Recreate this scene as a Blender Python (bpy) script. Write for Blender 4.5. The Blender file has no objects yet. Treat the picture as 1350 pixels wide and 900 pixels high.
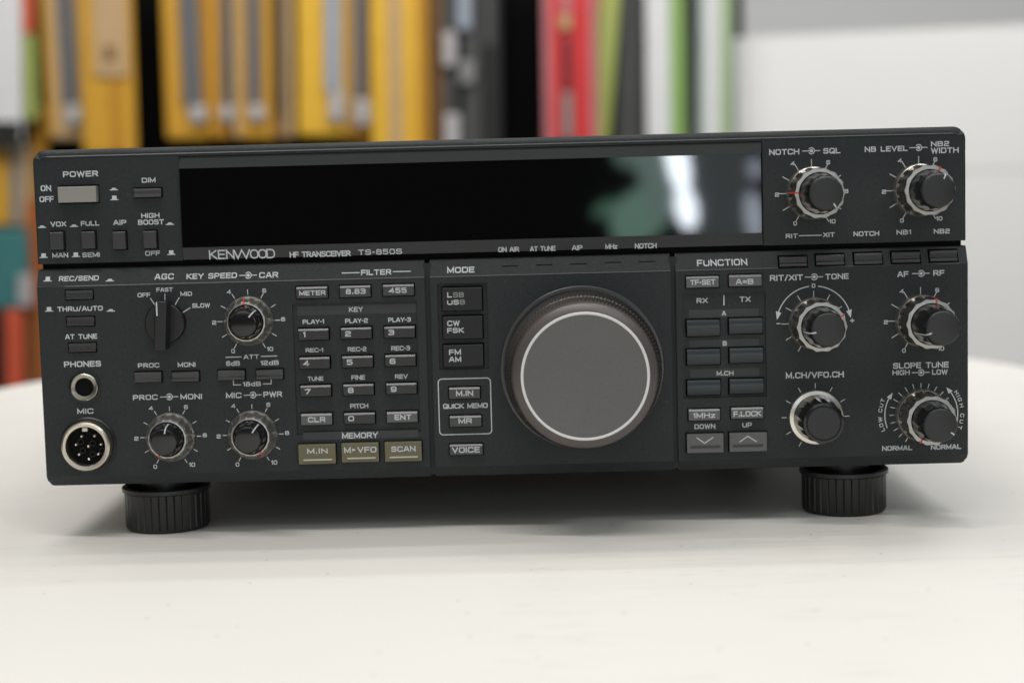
import bpy, bmesh, math, random
from mathutils import Vector, Matrix
random.seed(7)
S = bpy.context.scene
COL = S.collection
K = 0.001                      # everything below is written in millimetres
R = math.radians

# ------------------------------------------------------------------ camera
# solved from the front panel's edges: table top z = 0, lower front face y = 0
CAM = Vector((6.089, -610.957, 123.727))
RGT = Vector((0.99966147, 0.00260996, -0.02588713))
UPV = Vector((0.02553755, 0.09196806, 0.99543443))
FWD = Vector((-0.00497883, 0.99575854, -0.09187027))
FPX = 2275.0                   # focal length in photo pixels (1350 x 900)
cd = bpy.data.cameras.new('camera')
cam = bpy.data.objects.new('camera', cd)
COL.objects.link(cam)
cam.matrix_world = Matrix((
    (RGT.x, UPV.x, -FWD.x, CAM.x * K), (RGT.y, UPV.y, -FWD.y, CAM.y * K),
    (RGT.z, UPV.z, -FWD.z, CAM.z * K), (0, 0, 0, 1)))
cd.sensor_width = 36.0
cd.lens = 36.0 * FPX / 1350
cd.clip_start = 0.02
cd.clip_end = 60
cd.dof.use_dof = True
cd.dof.focus_distance = 0.603
cd.dof.aperture_fstop = 7.4
S.camera = cam

# ------------------------------------------------------------------ world, light, exposure
S.view_settings.view_transform = 'Standard'
S.view_settings.look = 'None'
S.view_settings.exposure = 0.0
S.view_settings.gamma = 1.0
W = bpy.data.worlds.new('World')
S.world = W
W.use_nodes = True
nt = W.node_tree
for n in list(nt.nodes):
    nt.nodes.remove(n)
tc = nt.nodes.new('ShaderNodeTexCoord')
sx = nt.nodes.new('ShaderNodeSeparateXYZ')
rp = nt.nodes.new('ShaderNodeValToRGB')
mr = nt.nodes.new('ShaderNodeMapRange')
bg = nt.nodes.new('ShaderNodeBackground')
wo = nt.nodes.new('ShaderNodeOutputWorld')
nt.links.new(tc.outputs['Generated'], sx.inputs[0])
mr.inputs[1].default_value = -1
mr.inputs[2].default_value = 1
nt.links.new(sx.outputs['Z'], mr.inputs[0])
nt.links.new(mr.outputs[0], rp.inputs[0])
e = rp.color_ramp.elements
e[0].position = 0.0; e[0].color = (.12, .115, .11, 1)
e[1].position = 1.0; e[1].color = (.62, .62, .6, 1)
for p, v in ((.42, .05), (.5, .045), (.6, .08), (.75, .4)):
    q = e.new(p); q.color = (v, v * 1.0, v * .98, 1)
nt.links.new(rp.outputs[0], bg.inputs[0])
bg.inputs[1].default_value = 0.9
nt.links.new(bg.outputs[0], wo.inputs[0])


def lamp(name, loc, target, sx_, sy_, power, col=(1, 1, 1), roll=0.0):
    d = bpy.data.lights.new(name, 'AREA')
    d.shape = 'RECTANGLE'
    d.size, d.size_y = sx_, sy_
    d.energy, d.color = power, col
    o = bpy.data.objects.new(name, d)
    COL.objects.link(o)
    o.location = loc
    v = Vector(target) - Vector(loc)
    o.rotation_euler = (v.to_track_quat('-Z', 'Y').to_matrix().to_4x4() @ Matrix.Rotation(roll, 4, 'Z')).to_euler()
    return o


# shop ceiling tubes, behind the radio, to both sides, and over the camera, plus added fills
for ly, lx, pw, cc in ((.42, -.62, 4.2, (1, .94, .89)), (.44, .66, 4.0, (.95, .97, 1)), (.68, -.45, 4.4, (1, .93, .87)),
                       (.72, .70, 4.6, (1, .95, .91)), (1.06, -.70, 4.4, (.88, .95, 1)), (1.10, .50, 4.2, (.86, .94, 1))):
    lamp('ceiling_tube_or_fill', (lx, ly, 2.2), (lx, 0, 0), 1.0, .06, pw * 1.24, cc)
lamp('ceiling_tube_or_fill', (-.2, -.75, 2.3), (0, 0, 0), 1.8, .12, 25, (1, .97, .94))
lamp('window_or_fill_light', (.2, -2.7, .62), (0, 0, .1), 2.2, .55, 7.5, (.9, .97, 1))  # added low fill for under the radio, kept clear of the display reflection
lamp('ceiling_tube_or_fill', (1.5, -1.6, 2.2), (0, 0, 0), 1.2, .3, 9, (.82, .94, 1))
lamp('ceiling_tube_or_fill', (.1, 1.15, 1.15), (.1, 2.2, .2), 2.6, .25, 18.5, (1, .98, .95))  # added lamp that brightens the display wall, aimed away from the table


def reflected(px, py, Yback):
    """point behind the camera whose mirror image in the display glass shows at a pixel"""
    d = FWD + RGT * ((px - 675) / FPX) - UPV * ((py - 450) / FPX)
    t = (3.0 - CAM.y) / d.y
    P = CAM + d * t
    d2 = Vector((d.x, -d.y, d.z))
    s = (Yback - P.y) / d2.y
    return (P + d2 * s) * K


def window_or_fill_light(name, a, b, w, lum, col):
    """tall opening seen reflected from pixel a (top) to pixel b (bottom), w pixels wide"""
    A, B = reflected(a[0], a[1], -2600), reflected(b[0], b[1], -2600)
    c = (A + B) / 2
    h = (A - B).length
    wd = w / FPX * 3.21
    ang = math.atan2(A.x - B.x, A.z - B.z)
    o = lamp(name, c, c + Vector((0, 1, 0)), wd, h, lum * math.pi * wd * h, col)
    o.rotation_euler = (Matrix.Rotation(ang, 4, 'Y') @ Matrix.Rotation(R(90), 4, 'X')).to_euler()
    return o


for wa, wb, ww, wl, wc, el in (
        ((884, 168), (902, 256), 28, 28, (.84, .92, 1), True), ((899, 246), (910, 302), 28, 26, (.84, .92, 1), True),
        ((995, 206), (996, 238), 20, 5, (.74, .82, 1), True), ((990, 252), (998, 318), 24, 6.5, (.78, .86, 1), True),
        ((848, 185), (884, 285), 46, 3.5, (.58, .85, .76), False), ((824, 258), (866, 308), 92, 3.1, (.5, .88, .70), True),
        ((812, 186), (846, 214), 44, 2.2, (.55, .85, .74), True),
        ((796, 266), (804, 284), 40, 1.9, (.45, .95, .65), True), ((944, 180), (958, 320), 76, 1.0, (.85, .97, 1), False)):
    o = window_or_fill_light('window_or_fill_light', wa, wb, ww, wl, wc)
    if el:
        o.data.shape = 'ELLIPSE'


# ------------------------------------------------------------------ helpers
def ray(px, py):
    return FWD + RGT * ((px - 675) / FPX) - UPV * ((py - 450) / FPX)


def on_y(px, py, Y=0.0):
    d = ray(px, py)
    P = CAM + d * ((Y - CAM.y) / d.y)
    return P.x, P.z


ZB = 23.0                       # lower front face starts here
ZL0, ZL1 = ZB - 3.7, ZB + 74.1  # bottom of bevel, top of lower panel
ZS = ZB + 67.9                  # where the slope under the groove starts
ZU0, ZU1 = ZB + 76.0, ZB + 116.2
ZUB = ZB + 113.7                # top bevel of the upper panel starts here
YU = 2.0                        # upper face sits back by 2 mm


def lower_y(z):
    if z > ZS:
        y = (z - ZS) / (ZL1 - ZS) * 3.0
        if z > ZL1 - .5:
            y += (z - ZL1 + .5) * .5
        return y - .12 * max(0, 1 - (z - ZS) / .24)
    if z < ZB:
        return (ZB - z) / 3.7 * 2.6
    return -.12 * max(0, 1 - (ZS - z) / .14)


def upper_y(z):
    if z > ZUB:
        return YU + ((z - ZUB) / (ZU1 - ZUB)) ** 2 * 1.3 - .26 * max(0, 1 - (z - ZUB) / .3)
    return YU - .26 * max(0, 1 - (ZUB - z) / .14)


def flat(Y):
    return lambda z: Y


def hit(px, py, face):
    Y = 0.0
    for _ in range(12):
        x, z = on_y(px, py, Y)
        Y = face(z)
    return x, z


WORLD_POS = {}


def link(o, parent=None, origin=(0, 0, 0)):
    COL.objects.link(o)
    WORLD_POS[o.name] = Vector(origin)
    if parent is not None:
        o.parent = parent
        o.location = (Vector(origin) - WORLD_POS[parent.name]) * K
    else:
        o.location = Vector(origin) * K
    return o


def mesh_part(name, verts, faces, mat, parent=None, smooth=None, bevel=0, segs=2, mats=None, fmat=None, label=None):
    vs = [Vector(v) for v in verts]
    lo = Vector((min(v.x for v in vs), min(v.y for v in vs), min(v.z for v in vs)))
    hi = Vector((max(v.x for v in vs), max(v.y for v in vs), max(v.z for v in vs)))
    c = (lo + hi) / 2
    if parent is None:
        c.z = lo.z
    me = bpy.data.meshes.new(name)
    me.from_pydata([tuple((v - c) * K) for v in vs], [], faces)
    for m in (mats or [mat]):
        me.materials.append(m)
    if fmat:
        for p, i in zip(me.polygons, fmat):
            p.material_index = i
    me.validate()
    bm = bmesh.new()
    bm.from_mesh(me)
    bmesh.ops.remove_doubles(bm, verts=bm.verts, dist=1e-6)
    bmesh.ops.recalc_face_normals(bm, faces=bm.faces)
    bm.to_mesh(me)
    bm.free()
    if smooth is not None:
        for p in me.polygons:
            p.use_smooth = True
        me.set_sharp_from_angle(angle=R(smooth))
    o = bpy.data.objects.new(name, me)
    link(o, parent, c)
    if bevel:
        b = o.modifiers.new('bevel', 'BEVEL')
        b.width = bevel * K
        b.segments = segs
        b.limit_method = 'ANGLE'
        b.angle_limit = R(35)
        b.harden_normals = False
    if label:
        o['label'] = label
    return o


def tag(o, label, cat, group=None):
    o['label'] = label
    o['category'] = cat
    if group:
        o['group'] = group
    return o


class MB:
    def __init__(self):
        self.v, self.f, self.m = [], [], []

    def add(self, vs, fs, m=0):
        n = len(self.v)
        self.v += [tuple(p) for p in vs]
        self.f += [tuple(i + n for i in f) for f in fs]
        self.m += [m] * len(fs)
        return self

    def box(self, x0, x1, y0, y1, z0, z1, m=0):
        return self.add([(x0, y0, z0), (x1, y0, z0), (x1, y1, z0), (x0, y1, z0),
                         (x0, y0, z1), (x1, y0, z1), (x1, y1, z1), (x0, y1, z1)],
                        [(0, 1, 5, 4), (1, 2, 6, 5), (2, 3, 7, 6), (3, 0, 4, 7), (4, 5, 6, 7), (3, 2, 1, 0)], m)

    def prism(self, pts, y0, y1, m=0):
        """outline pts (x, z) given thickness from y0 to y1"""
        n = len(pts)
        vs = [(x, y0, z) for x, z in pts] + [(x, y1, z) for x, z in pts]
        fs = [tuple(range(n)), tuple(range(2 * n - 1, n - 1, -1))]
        fs += [(i, i + n, (i + 1) % n + n, (i + 1) % n) for i in range(n)]
        return self.add(vs, fs, m)

    def lathe(self, cx, cz, prof, n=64, rfun=None, m=0, cap0=False, cap1=True, axis='Y', y0=0):
        """profile of (radius, height); axis Y: height goes towards the viewer"""
        rings = []
        for r, h in prof:
            ring = []
            for i in range(n):
                a = 2 * math.pi * i / n
                rr = r if rfun is None else rfun(r, h, a)
                if axis == 'Y':
                    ring.append((cx + rr * math.sin(a), y0 - h, cz + rr * math.cos(a)))
                else:
                    ring.append((cx + rr * math.sin(a), y0 + rr * math.cos(a), cz + h))
            rings.append(ring)
        vs = [p for r in rings for p in r]
        fs = []
        for j in range(len(prof) - 1):
            for i in range(n):
                k = (i + 1) % n
                fs.append((j * n + i, j * n + k, (j + 1) * n + k, (j + 1) * n + i))
        if cap1:
            fs.append(tuple((len(prof) - 1) * n + i for i in range(n)))
        if cap0:
            fs.append(tuple(i for i in range(n)))
        return self.add(vs, fs, m)

    def part(self, name, mat, parent=None, **kw):
        if isinstance(mat, (list, tuple)):
            return mesh_part(name, self.v, self.f, None, parent, mats=list(mat), fmat=self.m, **kw)
        return mesh_part(name, self.v, self.f, mat, parent, **kw)


def rrect(x0, x1, z0, z1, r, n=6):
    pts = []
    for cx, cz, a0 in ((x1 - r, z1 - r, 0), (x0 + r, z1 - r, 90), (x0 + r, z0 + r, 180), (x1 - r, z0 + r, 270)):
        for i in range(n + 1):
            a = R(a0 + 90 * i / n)
            pts.append((cx + r * math.cos(a), cz + r * math.sin(a)))
    return pts


# ------------------------------------------------------------------ materials
def mat(name, col, rough=.5, metal=0.0, spec=.5, var=0.0, vscale=40, bump=0.0, bscale=3000, coat=0.0, rvar=0.0, grain=0.0):
    m = bpy.data.materials.new(name)
    m.use_nodes = True
    t = m.node_tree
    b = t.nodes['Principled BSDF']
    b.inputs['Base Color'].default_value = (*col, 1)
    b.inputs['Roughness'].default_value = rough
    b.inputs['Metallic'].default_value = metal
    b.inputs['Specular IOR Level'].default_value = spec
    b.inputs['Coat Weight'].default_value = coat
    b.inputs['Coat Roughness'].default_value = .05
    co = t.nodes.new('ShaderNodeTexCoord')
    nz = t.nodes.new('ShaderNodeTexNoise')
    nz.inputs['Scale'].default_value = vscale
    nz.inputs['Detail'].default_value = 5
    t.links.new(co.outputs['Object'], nz.inputs['Vector'])
    v = max(var, .04)
    mx = t.nodes.new('ShaderNodeMix')
    mx.data_type = 'RGBA'
    mx.inputs[6].default_value = (*[c * (1 - v) for c in col], 1)
    mx.inputs[7].default_value = (*[min(1, c * (1 + v)) for c in col], 1)
    t.links.new(nz.outputs['Fac'], mx.inputs[0])
    last = mx.outputs[2]
    if grain:                  # fine grain of moulded plastic plus a little pale dust
        ng = t.nodes.new('ShaderNodeTexNoise')
        ng.inputs['Scale'].default_value = 900
        ng.inputs['Detail'].default_value = 3
        t.links.new(co.outputs['Object'], ng.inputs['Vector'])
        for lo, hi, cc, amt in ((.45, .3, (0, 0, 0), grain), (.62, .72, (.16, .16, .155), grain * .35)):
            mp = t.nodes.new('ShaderNodeMapRange')
            mp.inputs[1].default_value = lo; mp.inputs[2].default_value = hi
            mp.inputs[4].default_value = amt
            t.links.new(ng.outputs['Fac'], mp.inputs[0])
            m2 = t.nodes.new('ShaderNodeMix')
            m2.data_type = 'RGBA'
            m2.inputs[7].default_value = (*cc, 1)
            t.links.new(mp.outputs[0], m2.inputs[0])
            t.links.new(last, m2.inputs[6])
            last = m2.outputs[2]
    t.links.new(last, b.inputs['Base Color'])
    if rvar:
        mp = t.nodes.new('ShaderNodeMapRange')
        mp.inputs[1].default_value = .3; mp.inputs[2].default_value = .7
        mp.inputs[3].default_value = max(.02, rough - rvar); mp.inputs[4].default_value = rough + rvar
        t.links.new(nz.outputs['Fac'], mp.inputs[0])
        t.links.new(mp.outputs[0], b.inputs['Roughness'])
    if bump:
        n2 = t.nodes.new('ShaderNodeTexNoise')
        n2.inputs['Scale'].default_value = bscale
        n2.inputs['Detail'].default_value = 2
        bp = t.nodes.new('ShaderNodeBump')
        bp.inputs['Strength'].default_value = bump
        bp.inputs['Distance'].default_value = .0002
        t.links.new(co.outputs['Object'], n2.inputs['Vector'])
        t.links.new(n2.outputs['Fac'], bp.inputs['Height'])
        t.links.new(bp.outputs[0], b.inputs['Normal'])
    return m


M = {}
M['panel'] = mat('panel_plastic', (.0222, .0272, .0276), .5, spec=.26, var=.16, vscale=28, bump=.35, rvar=.08, grain=.3)
M['edge'] = mat('highlight_edge_plastic', (.03, .03, .03), .3, spec=.9)  # paler and glossier than the panel, to bring out highlight lines
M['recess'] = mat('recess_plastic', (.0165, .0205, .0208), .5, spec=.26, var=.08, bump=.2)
M['bezel'] = mat('bezel_plastic', (.024, .027, .027), .42, spec=.35, var=.06, bump=.1)
M['strip'] = mat('printed_grey_strip', (.036, .039, .039), .5, spec=.4)
M['cabinet'] = mat('cabinet_paint', (.02, .021, .021), .55, var=.1, bump=.5, bscale=1800)
M['glass'] = mat('display_glass', (.0012, .0012, .0014), .03, spec=.5, grain=.06)
M['print'] = mat('printed_ink', (.55, .575, .59), .55, spec=.3, var=.2, vscale=160)
M['ink_dim'] = mat('worn_ink', (.26, .26, .26), .6, spec=.3)
M['red'] = mat('red_mark', (.6, .05, .03), .45)
M['black'] = mat('black_plastic', (.007, .007, .0073), .4, var=.1, bump=.15)
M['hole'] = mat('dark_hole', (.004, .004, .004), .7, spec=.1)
M['key'] = mat('key_plastic', (.02, .02, .0205), .28, var=.08, bump=.08)
M['mode_key'] = mat('mode_key_plastic', (.014, .0145, .015), .42, spec=.3, var=.1, bump=.1)
M['grey_key'] = mat('grey_key_plastic', (.085, .085, .085), .28, var=.08, bump=.08)
M['mid_key'] = mat('dark_grey_key_plastic', (.042, .042, .043), .28, var=.08, bump=.08)
M['power'] = mat('power_key_plastic', (.27, .255, .235), .42, var=.08, bump=.08)
M['olive'] = mat('olive_key_plastic', (.125, .11, .06), .45, var=.08, bump=.1)
M['blue_key'] = mat('smoked_key_plastic', (.014, .021, .026), .3, var=.08)
M['white_bar'] = mat('pale_bar', (.5, .48, .4), .4)
M['smoke'] = mat('smoked_gloss_plastic', (.009, .009, .0095), .12, spec=.55)
M['matte_cap'] = mat('matte_cap_face', (.016, .0175, .0175), .5, var=.08, bump=.15)
M['chrome'] = mat('dark_chrome', (.72, .68, .63), .33, metal=1, var=.05)
M['ring'] = mat('satin_ring', (.4, .385, .365), .38, metal=1, var=.08, vscale=200)
M['sleeve'] = mat('dull_nickel', (.34, .32, .28), .34, metal=1, var=.1)
M['bright'] = mat('bright_metal', (.82, .78, .72), .3, metal=1, var=.08, vscale=200)
M['nickel'] = mat('nickel', (.6, .55, .47), .3, metal=1, var=.1, vscale=150)
M['tuner'] = mat('tuning_knob_paint', (.105, .092, .088), .42, metal=.35, var=.06)
M['tuner_face'] = mat('tuning_knob_face', (.113, .106, .104), .46, metal=.15, var=.1, bump=.25, grain=.12)
M['tuner_grip'] = mat('tuning_knob_grip', (.095, .086, .078), .34, metal=.6, var=.06)
M['white_ring'] = mat('white_ring_paint', (.66, .66, .65), .4)
M['rubber'] = mat('foot_rubber', (.0095, .0095, .01), .38, var=.12, bump=.1)
M['slot'] = mat('lamp_slot_plastic', (.014, .014, .014), .3)

# ------------------------------------------------------------------ vector lettering (wide squared capitals)
G = {
 'A': (1.05, "0,0 .42,1 .63,1 1.05,0|.17,.3 .88,.3"),
 'B': (1, "0,0 0,1|r0,1 .94,1 .94,.53 0,.53|r0,.53 1,.53 1,0 0,0"),
 'C': (1, "r1,.7 1,1 0,1 0,0 1,0 1,.3"),
 'D': (1, "0,0 0,1|r0,1 1,1 1,0 0,0"),
 'E': (.88, ".88,1 0,1 0,0 .88,0|0,.52 .8,.52"),
 'F': (.84, ".84,1 0,1 0,0|0,.48 .78,.48"),
 'G': (1, "r1,.72 1,1 0,1 0,0 1,0 1,.48 .55,.48"),
 'H': (1, "0,0 0,1|1,0 1,1|0,.52 1,.52"),
 'I': (.02, "0,0 0,1"),
 'K': (.98, "0,0 0,1|.92,1 .06,.5|.2,.56 .98,0"),
 'L': (.82, "0,1 0,0 .82,0"),
 'M': (1.15, "0,0 0,1 .575,.12 1.15,1 1.15,0"),
 'N': (1, "0,0 0,1 1,0 1,1"),
 'O': (1.02, "rz0,0 0,1 1.02,1 1.02,0"),
 'P': (.95, "0,0 0,1|r0,1 .95,1 .95,.42 0,.42"),
 'Q': (1.02, "rz0,0 0,1 1.02,1 1.02,0|.6,.28 1.08,-.06"),
 'R': (.97, "0,0 0,1|r0,1 .95,1 .95,.46 0,.46|.5,.46 .97,0"),
 'S': (.96, "r.94,.74 .94,1 0,1 0,.52 .96,.52 .96,0 0,0 0,.26"),
 'T': (.96, "0,1 .96,1|.48,0 .48,1"),
 'U': (1, "r0,1 0,0 1,0 1,1"),
 'V': (1.02, "0,1 .51,0 1.02,1"),
 'W': (1.4, "0,1 .34,0 .7,.92 1.06,0 1.4,1"),
 'X': (1, "0,0 1,1|0,1 1,0"),
 'Y': (1, "0,1 .5,.45 1,1|.5,0 .5,.45"),
 '0': (.9, "rz0,0 0,1 .9,1 .9,0"),
 '1': (.26, "0,.82 .26,1 .26,0"),
 '2': (.9, "r0,.74 0,1 .9,1 .9,.52 0,.46 0,0|0,0 .9,0"),
 '3': (.9, "r0,.78 0,1 .9,1 .9,0 0,0 0,.22|.25,.53 .9,.53"),
 '4': (.95, ".7,0 .7,1 0,.28 .95,.28"),
 '5': (.9, ".86,1 .02,1 .02,.58|r.02,.58 .9,.58 .9,0 0,0 0,.22"),
 '6': (.9, "r.88,.78 .88,1 0,1 0,0 .9,0 .9,.56 0,.56"),
 '7': (.86, "0,1 .86,1 .28,0"),
 '8': (.9, "rz.04,.53 .04,1 .86,1 .86,.53|rz0,0 0,.53 .9,.53 .9,0"),
 '9': (.9, "r.02,.22 .02,0 .9,0 .9,1 0,1 0,.44 .9,.44"),
 '/': (.5, "0,-.06 .5,1.06"), '-': (.36, "0,.48 .36,.48"), '.': (.16, ".08,-.02 .08,.1"),
 '=': (.6, "0,.66 .6,.66|0,.3 .6,.3"), '+': (.8, "0,.5 .8,.5|.4,.1 .4,.9"),
 'd': (.78, "r.78,.66 0,.66 0,0 .78,0|.78,0 .78,1"), 'z': (.7, "0,.66 .7,.66 0,0 .7,0"),
 'w': (1.75, "0,1 .4,0 .875,1.0 1.35,0 1.75,1"), '>': (.8, ""), ' ': (.5, ""),
}


def round_path(pts, closed, rad):
    n = len(pts)
    out = []
    for i in range(n):
        p = Vector(pts[i])
        if not closed and i in (0, n - 1):
            out.append(p)
            continue
        a, b = Vector(pts[i - 1]), Vector(pts[(i + 1) % n])
        da, db = (a - p), (b - p)
        ra = min(rad, da.length * .5)
        rb = min(rad, db.length * .5)
        A, B = p + da.normalized() * ra, p + db.normalized() * rb
        for k in range(5):
            t = k / 4
            out.append(A * (1 - t) ** 2 + p * 2 * t * (1 - t) + B * t * t)
    return out


def stroke(mb, pts, th, closed=False, ext=0.0):
    """2-D polyline -> flat ribbon, appended to mb as (x, z) faces"""
    P = [Vector(p) for p in pts]
    Q = [P[0]]
    for p in P[1:]:
        if (p - Q[-1]).length > 1e-5:
            Q.append(p)
    if closed and (Q[0] - Q[-1]).length < 1e-5:
        Q.pop()
    n = len(Q)
    if n < 2:
        return
    L, Rr = [], []
    for i in range(n):
        if closed:
            d0, d1 = (Q[i] - Q[i - 1]).normalized(), (Q[(i + 1) % n] - Q[i]).normalized()
        else:
            d0 = (Q[i] - Q[i - 1]).normalized() if i else (Q[1] - Q[0]).normalized()
            d1 = (Q[i + 1] - Q[i]).normalized() if i < n - 1 else d0
        t = d0 + d1
        t = t.normalized() if t.length > 1e-4 else d1
        nn = Vector((-t.y, t.x))
        c = max(.35, abs(nn.dot(Vector((-d1.y, d1.x)))))
        o = nn * (th / 2 / c)
        q = Q[i]
        if not closed and ext:
            if i == 0: q = q - d1 * ext
            if i == n - 1: q = q + d0 * ext
        L.append(q + o); Rr.append(q - o)
    mb.k = getattr(mb, 'k', -1) + 1
    yk = -.018 * (mb.k % 5)       # crossing strokes never share a plane
    vs = [(v.x, yk, v.y) for v in L] + [(v.x, yk, v.y) for v in Rr]
    m = n if closed else n - 1
    fs = [(i, (i + 1) % n, (i + 1) % n + n, i + n) for i in range(m)]
    mb.add(vs, fs)


def lay(text, width, height, th=.2, gap=.42, rad=.3):
    """lettering centred on (0,0), exactly width x height; returns a flat MB in (x, z)"""
    mb = MB()
    t = height * th
    adv = []
    x = 0
    for ch in text:
        g = G[ch]
        adv.append(x)
        x += g[0] + gap
    total = max(x - gap, .05)
    h = height - t
    sxx = (width - t) / total if total > .1 else h
    for ch, a in zip(text, adv):
        if ch == '>':
            x0 = a * sxx
            pts = [(x0, .18 * h), (x0 + .8 * sxx, .52 * h), (x0, .86 * h)]
            mb.add([(p[0] - (width - t) / 2, 0, p[1] - h / 2) for p in pts], [(0, 1, 2)])
            continue
        for s in G[ch][1].split('|'):
            if not s:
                continue
            rd = cl = False
            if s[0] == 'r':
                rd = True; s = s[1:]
            if s[0] == 'z':
                cl = True; s = s[1:]
            pts = [tuple(float(q) for q in p.split(',')) for p in s.split()]
            pts = [((a + p[0]) * sxx - (width - t) / 2 if total > .1 else 0, p[1] * h - h / 2) for p in pts]
            if rd:
                pts = round_path(pts, cl, rad * h)
            stroke(mb, pts, t, cl, 0 if cl else t * .5 if not rd else 0)
    return mb


def drop(mb, x, z, face, eps, rot=0.0):
    """put a flat MB onto a face function y(z), eps proud of it"""
    c, s = math.cos(rot), math.sin(rot)
    out = MB()
    vs = []
    for vx, vy, vz in mb.v:
        X, Z = x + vx * c - vz * s, z + vx * s + vz * c
        vs.append((X, face(Z) - eps + vy, Z))
    out.v, out.f, out.m = vs, mb.f, mb.m
    return out


PX = 3.726                      # photo pixels per millimetre on the lower face


def text(s, x0, x1, y0, y1, face, parent, mt=None, th=.2, gap=.42, rad=.3, eps=.06, name='lettering', slope=True):
    x, z = hit((x0 + x1) / 2, (y0 + y1) / 2, face)
    xa, _ = hit(x0, (y0 + y1) / 2, face)
    xb, _ = hit(x1, (y0 + y1) / 2, face)
    h = (y1 - y0 - (.026 * (x1 - x0) if slope else 0)) / PX
    return drop(lay(s, xb - xa, h, th, gap, rad), x, z, face, eps).part(name, mt or M['print'], parent)


def line(pxs, face, parent, th=.32, name='printed_line', eps=.06, closed=False):
    mb = MB()
    pts = [hit(a, b, face) for a, b in pxs]
    stroke(mb, pts, th, closed)
    return drop(mb, 0, 0, face, eps).part(name, M['print'], parent)


# ------------------------------------------------------------------ the radio
radio = bpy.data.objects.new('radio_transceiver', None)
link(radio, None, (0, 167, 0))
radio.empty_display_size = .05
tag(radio, 'dark grey radio transceiver covered in knobs and keys, standing on the white table', 'radio')


EDGES = ((ZS, ZS + .24), (ZL1 - .5, ZL1 + .1), (ZUB, ZUB + .3))   # moulded edges, made paler and glossier for a highlight line


def heightfield(x0, x1, z0, z1, base, cx, cz, holes, back, corner=None):
    """front face made of cells; holes are real pockets (x0,x1,z0,z1,depth); the rim is closed backwards"""
    xs = sorted({round(v, 3) for v in [x0, x1] + list(cx) + [h[i] for h in holes for i in (0, 1)] if x0 <= v <= x1})
    zs = sorted({round(v, 3) for v in [z0, z1] + list(cz) + [h[i] for h in holes for i in (2, 3)] if z0 <= v <= z1})
    mb = MB()
    nx, nz = len(xs) - 1, len(zs) - 1

    def dep(i, j):
        if i < 0 or j < 0 or i >= nx or j >= nz:
            return None
        mx_, mz_ = (xs[i] + xs[i + 1]) / 2, (zs[j] + zs[j + 1]) / 2
        d = 0.0
        for h in holes:
            if h[0] < mx_ < h[1] and h[2] < mz_ < h[3]:
                d = max(d, h[4])
        return d

    def V(x, z, d):
        return (x, base(x, z) + d, z)
    for i in range(nx):
        for j in range(nz):
            d = dep(i, j)
            a, b, c, e_ = xs[i], xs[i + 1], zs[j], zs[j + 1]
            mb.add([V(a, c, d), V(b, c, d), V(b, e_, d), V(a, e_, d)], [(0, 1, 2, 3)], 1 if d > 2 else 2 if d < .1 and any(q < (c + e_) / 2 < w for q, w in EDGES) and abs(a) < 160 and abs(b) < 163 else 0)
            for (ii, jj, p, q) in ((i + 1, j, (b, c), (b, e_)), (i, j + 1, (a, e_), (b, e_))):
                d2 = dep(ii, jj)
                if d2 is not None and abs(d2 - d) > 1e-6:
                    mb.add([V(*p, d), V(*q, d), V(*q, d2), V(*p, d2)], [(0, 1, 2, 3)], 0)
    for i in range(nx):
        for z in (z0, z1):
            a, b = xs[i], xs[i + 1]
            mb.add([V(a, z, 0), V(b, z, 0), (b, back, z), (a, back, z)], [(0, 1, 2, 3)])
    for j in range(nz):
        for x in (x0, x1):
            a, b = zs[j], zs[j + 1]
            mb.add([V(x, a, 0), V(x, b, 0), (x, back, b), (x, back, a)], [(0, 1, 2, 3)])
    if corner:
        out = []
        for x, y, z in mb.v:
            for (qx, qz, r, sx_, sz_) in corner:       # corner point, radius, inward signs
                dx, dz = r - abs(x - qx), r - abs(z - qz)
                if dx > 0 and dz > 0:
                    m_, L = max(dx, dz), math.hypot(dx, dz)
                    x = qx + sx_ * (r - dx * m_ / L)
                    z = qz + sz_ * (r - dz * m_ / L)
            out.append((x, y, z))
        mb.v = out
    return mb


lowf, upf = lower_y, upper_y
F0 = flat(0.0)


def rect(x0, x1, y0, y1, face):
    """pixel box (bounds of a slightly rolled rectangle) -> mm box on a face"""
    cx, cy = (x0 + x1) / 2, (y0 + y1) / 2
    sl = .026 * (x1 - x0) / 2
    xa, _ = hit(x0, cy, face)
    xb, _ = hit(x1, cy, face)
    _, za = hit(cx, y1 - sl, face)
    _, zb = hit(cx, y0 + sl, face)
    return xa, xb, za, zb


HOLES = {'upper': [], 'left': [], 'middle': [], 'right': []}


def sunk(sec, x0, x1, y0, y1, face, depth, grow=0.0):
    a, b, c, d = rect(x0, x1, y0, y1, face)
    HOLES[sec].append((a - grow, b + grow, c - grow, d + grow, depth))
    return a, b, c, d


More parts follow.
